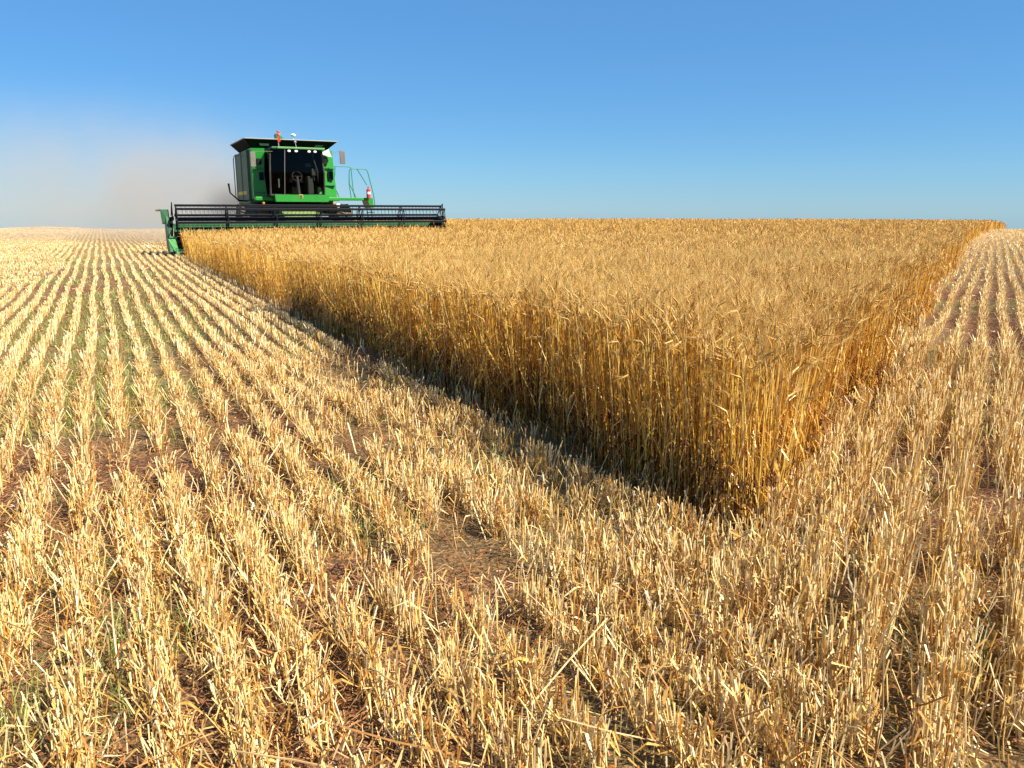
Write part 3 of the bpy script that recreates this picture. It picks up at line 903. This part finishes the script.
    for k in range(5):
        for j in range(4):
            fb.bm.faces.new([vs[k][j], vs[k][(j + 1) % 4], vs[k + 1][(j + 1) % 4], vs[k + 1][j]])
    fb.bm.faces.new(vs[0]); fb.bm.faces.new(vs[-1][::-1])
    fb.build('flag', RD, st)
    b = B(); b.prism([(-.42, 4.42), (-.10, 4.42), (-.16, 4.60), (-.34, 4.76), (-.44, 4.76)], 'y', 3.9, 4.4); b.build('auger_cap', G, tank)
    b = B(); b.tube([(.38, 4.4, 4.3), (.38, 4.4, 4.72)], .012); b.lathe([(-.05, .03), (-.03, .10), (.02, .12), (.06, .08), (.08, .01)], (.38, 4.4, 4.76), 'z', 16)
    b.build('antenna', WH, tank)
    b = B(); b.tube([(.10, 2.55, 4.05), (.10, 2.9, 4.42)], .012); b.lathe([(-.05, .03), (0, .06), (.05, .03)], (.10, 2.8, 4.36), 'z', 12); b.build('beacon', GY, tank)

    # ---- cab
    b = B()
    ft = [(-.95, 2.25), (1.02, 2.25), (1.02, 4.04), (-.95, 4.04)]
    for (xx, yf, yb) in ((-1.16, 2.02, 3.24), (1.02, 2.02, 3.24)):
        b.tube([(xx, yf - .02, 2.20), (xx * 1.0, yf - .12, 3.1), (xx * .93, yf + .03, 4.0)], .035, 8)
        b.tube([(xx * 1.02, yb - .08, 2.2), (xx * .98, yb - .08, 4.0)], .04, 8)
    b.box(-1.18, 1.05, 2.0, 3.24, 2.16, 2.24, .01)
    b.box(-1.18, 1.05, 3.16, 3.242, 2.24, 4.0)
    cab = b.build('cab', INT, root)
    b = B()
    b.hull([(-1.10, 2.1, 2.24), (1.02, 2.1, 2.24), (1.04, 1.94, 3.1), (1.0, 1.94, 3.98), (-.98, 1.94, 3.98), (-1.20, 1.94, 3.1), (0.0, 1.94, 2.24), (.0, 1.78, 3.1), (.0, 1.80, 3.98)],
           [(0, 6, 7, 5), (6, 1, 2, 7), (5, 7, 8, 4), (7, 2, 3, 8)])
    b.build('windshield', GLASS, cab)
    for xx in (-1.15, 1.025):
        b = B()
        b.prism([(2.02, 2.24), (3.15, 2.24), (3.15, 3.98), (2.07, 3.98), (1.92, 3.1)], 'x', xx - .004, xx + .004)
        b.build('side_window', GLASS, cab)
    b = B(); b.box(-1.05, 1.08, 1.86, 3.244, 4.0, 4.09, .03); rf = b.build('roof', GD, cab)
    b = B(); b.box(-.85, 1.06, 1.76, 1.856, 4.005, 4.085, .02); b.build('visor', LG, rf)
    lamp = None
    for x in (-.38, -.10, .42, .66):
        if lamp is None:
            bb = B(); bb.lathe([(-.06, .05), (-.05, .085), (.0, .09), (.05, .05)], (0, 0, 0), 'y', 16)
            lamp = bb.build('roof_lamp', WH, rf); o = lamp
        else:
            o = dup(lamp, rf)
        o.location = (x, 1.83, 3.925); o.scale = (.75, 1, .5)
    b = B(); b.box(-.30, .25, 2.85, 2.98, 2.85, 3.55, .06); b.box(-.32, .27, 2.45, 2.98, 2.70, 2.86, .05); b.box(-.2, .15, 2.6, 2.85, 2.24, 2.70, .02)
    b.build('seat', SEATC, cab)
    b = B(); b.tube([(.0, 2.12, 2.24), (.0, 2.32, 2.95)], [.07, .05], 10)
    for k in range(16):
        a0, a1 = 2 * math.pi * k / 16, 2 * math.pi * (k + 1) / 16
        pp = lambda a: (.20 * math.cos(a), 2.34 + .07 * math.sin(a), 2.97 + .19 * math.sin(a))
        b.tube([pp(a0), pp(a1)], .013, 6)
    b.tube([(-.2, 2.34, 2.97), (.2, 2.34, 2.97)], .011, 6)
    b.build('steering_column', GY, cab)
    b = B(); b.box(.42, .66, 2.30, 2.80, 2.24, 2.98, .04); b.box(.58, .78, 2.2, 2.26, 3.0, 3.28, .02); b.tube([(.68, 2.25, 2.8), (.68, 2.25, 3.05)], .015)
    b.build('control_console', GY, cab)
    b = B(); b.box(.76, .98, 2.06, 2.3, 2.242, 2.52, .03); b.build('storage_box', LG, cab)
    b = B(); b.tube([(-.62, 1.92, 2.25), (-.60, 1.80, 3.1), (-.55, 1.80, 3.97)], .014, 8); b.build('wiper_arm', MG, cab)
    b = B(); b.tube([(-.78, 2.2, 2.5), (-.78, 2.2, 2.85)], .035, 8); b.build('white_spot_bar', WH, cab)  # white bar added for the bright spot showing through the cab
    b = B(); b.tube([(.62, 2.15, 3.9), (.70, 2.12, 3.5), (.80, 2.15, 3.2), (.84, 2.15, 2.7)], .03, 8); b.build('cab_hose', GY, cab)  # grey hose added for the pale diagonal streak in the cab
    B().box(.36, .60, 2.35, 2.40, 3.35, 3.50, .02).build('monitor', GY, cab)
    # apron under the cab
    b = B()
    b.box(-1.72, 1.74, 2.30, 2.60, 1.98, 2.14, .03); b.prism([(-.98, 1.94), (1.15, 1.94), (1.2, 2.22), (-1.02, 2.22)], 'y', 1.90, 2.296)
    ap = b.build('front_apron', G, root)
    b = B(); b.box(-.06, .10, 1.885, 1.898, 2.07, 2.23, .006); em = b.build('emblem_plate', YL, ap)
    b = B(); b.box(-.043, .083, 1.878, 1.884, 2.087, 2.213, .0); b.build('emblem_field', GD, em)
    for x in (-1.42, 1.46): B().lathe([(-.04, .03), (-.03, .05), (.03, .05), (.04, .02)], (x, 2.26, 1.88), 'y', 14).build('indicator_lamp', AMB, ap)
    b = B(); b.lathe([(-.05, .04), (-.04, .09), (.03, .09), (.05, .03)], (1.62, 2.2, 1.80), 'y', 14); b.build('headlamp', WH, ap)

    # ---- mirrors
    def mirror(x0, x1, z0, z1, y, anchor, fr):
        b = B(); b.tube([anchor, ((x0 + x1) / 2, y + .05, z1 + .02 if anchor[2] > 3.6 else z0)], .009, 6)
        b.box(x0, x1, y, y + .05, z0, z1, .015)
        mo = b.build('mirror', fr, cab)
        b = B(); b.box(x0 + .02, x1 - .02, y + .052, y + .056, z0 + .02, z1 - .02); b.build('mirror_glass', STEEL, mo)
    mirror(-1.90, -1.70, 3.28, 3.85, 1.80, (-1.0, 1.95, 3.9), MG)
    mirror(1.76, 1.98, 3.50, 4.02, 2.10, (1.05, 2.1, 3.80), MG)

    # ---- left grab frame, hooked arm
    b = B(); b.tube([(-1.74, 4.6, 3.86), (-2.10, 4.6, 3.84), (-2.14, 4.6, 3.7), (-2.14, 4.6, 2.15), (-1.74, 4.6, 2.10)], .022, 6); b.build('grab_frame', GY, root)
    b = B(); b.tube([(-1.74, 4.2, 1.98), (-2.10, 4.2, 2.02), (-2.42, 4.2, 2.32), (-2.46, 4.2, 2.70)], [.03, .03, .03, .04], 8); b.build('hooked_arm', BK, root)

    # ---- access platform with rails on the viewer's right
    X = lambda px: 2.10 + (px - 345) * .0435
    Z = lambda py: 3.46 - (py - 166) * .042
    b = B(); b.box(1.745, 3.02, 2.50, 3.50, 2.02, 2.13, .015)
    pf_ = b.build('access_platform', G, root)
    yF, yB = 2.55, 3.40
    def rail(pts, y, r=.02):
        bb = B(); bb.tube([(X(a), y, Z(c)) for a, c in pts], r, 6); return bb
    rl = [([(333.5, 166), (353, 166), (356, 167), (357, 184), (358.5, 198)], yB), ([(340, 166), (339.4, 175), (337.5, 183), (343, 198)], yB),
          ([(349.6, 198), (348, 184), (348.7, 171), (350, 169), (365, 169), (367, 171), (372.5, 195), (373.6, 207)], yF),
          ([(348.5, 176), (348.4, 184), (354.7, 198)], yF), ([(356.5, 169), (366, 185)], yF)]
    for pts, y in rl:
        rail(pts, y).build('handrail', RAIL, pf_)
    b = B(); b.hull([(2.98, 2.5, 2.12), (3.24, 2.5, 2.12), (3.26, 2.5, 1.70), (3.12, 2.5, 1.70), (2.98, 3.4, 2.12), (3.24, 3.4, 2.12), (3.26, 3.4, 1.70), (3.12, 3.4, 1.70)],
                    [(0, 1, 2, 3), (4, 7, 6, 5), (0, 4, 5, 1), (1, 5, 6, 2), (2, 6, 7, 3), (3, 7, 4, 0)])
    lad = b.build('ladder_bracket', G, pf_)
    b = B()
    for y in (2.6, 3.25): b.tube([(3.18, y, 1.7), (3.30, y, .45)], .022, 6)
    for k in range(5): b.box(3.15 + k * .025, 3.30 + k * .025, 2.6, 3.25, 1.50 - k * .25, 1.53 - k * .25)
    b.build('ladder', BK, pf_)
    b = B(); b.lathe([(0, .05), (.02, .085), (.36, .085), (.43, .03), (.50, .03)], (3.02, 2.40, 2.10), 'z', 18)
    fe = b.build('fire_extinguisher', RD, pf_, smooth=True)
    b = B(); b.lathe([(0, .088), (.10, .088)], (3.02, 2.40, 2.28), 'z', 18); b.build('extinguisher_label', WH, fe)
    # unloading auger folded back along the far side, engine exhaust
    b = B(); b.tube([(1.72, 5.2, 3.72), (1.95, 5.6, 3.75), (1.95, 10.2, 3.55)], .17, 16); b.build('unloading_auger', G, root, smooth=True)
    b = B(); b.tube([(-.9, 7.2, 3.5), (-.9, 7.2, 4.0)], .07, 12); b.build('exhaust_pipe', BK, root)
    b = B(); b.box(-1.1, 1.1, 8.9, 9.5, 1.0, 1.65, .04); b.build('straw_chopper', GD, root)
    return root


comb = build_combine()


# ------------------------------------------------------------------ dust behind the machine
def build_dust():
    m, nt, out = mat('dust_air')
    N = nt.nodes; L = nt.links
    tc = N.new('ShaderNodeTexCoord')

    def blob(c, r, gain, power=1.0):
        mp = N.new('ShaderNodeMapping'); mp.vector_type = 'POINT'
        mp.inputs['Scale'].default_value = [1 / a for a in r]
        mp.inputs['Location'].default_value = [-c[i] / r[i] for i in range(3)]
        L.new(tc.outputs['Object'], mp.inputs[0])
        ln = N.new('ShaderNodeVectorMath'); ln.operation = 'LENGTH'; L.new(mp.outputs[0], ln.inputs[0])
        mr = N.new('ShaderNodeMapRange'); mr.interpolation_type = 'SMOOTHERSTEP'
        mr.inputs['From Min'].default_value = 1.0; mr.inputs['From Max'].default_value = 0.0
        mr.inputs['To Min'].default_value = 0; mr.inputs['To Max'].default_value = gain
        L.new(ln.outputs['Value'], mr.inputs['Value'])
        return mr.outputs[0]
    nz = N.new('ShaderNodeTexNoise'); nz.inputs['Scale'].default_value = .30; nz.inputs['Detail'].default_value = 4
    L.new(tc.outputs['Object'], nz.inputs['Vector'])
    nr = N.new('ShaderNodeMapRange'); nr.inputs['From Min'].default_value = .3; nr.inputs['From Max'].default_value = .7; nr.inputs['To Min'].default_value = .30; nr.inputs['To Max'].default_value = 1.6
    L.new(nz.outputs['Fac'], nr.inputs['Value'])
    def add(a, b):
        q = N.new('ShaderNodeMath'); q.operation = 'ADD'; L.new(a, q.inputs[0]); L.new(b, q.inputs[1]); return q.outputs[0]
    # object space = combine frame (x viewer's right, y back, z up)
    big = blob((-7, 24, 2.6), (19, 19, 7.4), .048)
    low = blob((-2.5, 14, 2.0), (8, 10, 4.6), .10)
    puff = blob((-1.5, 9.8, 2.0), (1.6, 2.4, 1.5), 1.0)
    t_ = add(add(big, low), puff)
    mu = N.new('ShaderNodeMath'); mu.operation = 'MULTIPLY'; L.new(t_, mu.inputs[0]); L.new(nr.outputs[0], mu.inputs[1])
    pv = N.new('ShaderNodeVolumePrincipled')
    pv.inputs['Color'].default_value = (.70, .65, .60, 1)
    pv.inputs['Anisotropy'].default_value = .1
    L.new(mu.outputs[0], pv.inputs['Density'])
    L.new(pv.outputs[0], out.inputs['Volume'])
    b = B()
    bmesh.ops.create_icosphere(b.bm, subdivisions=3, radius=1)
    for v in b.bm.verts:
        v.co = Vector((-7 + v.co.x * 23, 26 + v.co.y * 25, 1 + v.co.z * 10))
        if v.co.z < -.6: v.co.z = -.6
    o = b.build('dust_cloud', m, None)
    o.matrix_world = comb.matrix_basis.copy()
    o.location = comb.location; o.rotation_euler = comb.rotation_euler
    o['label'] = 'tan dust cloud drifting left behind the combine over the cut field'
    o['category'] = 'dust cloud'
    o['kind'] = 'stuff'
    return o


build_dust()
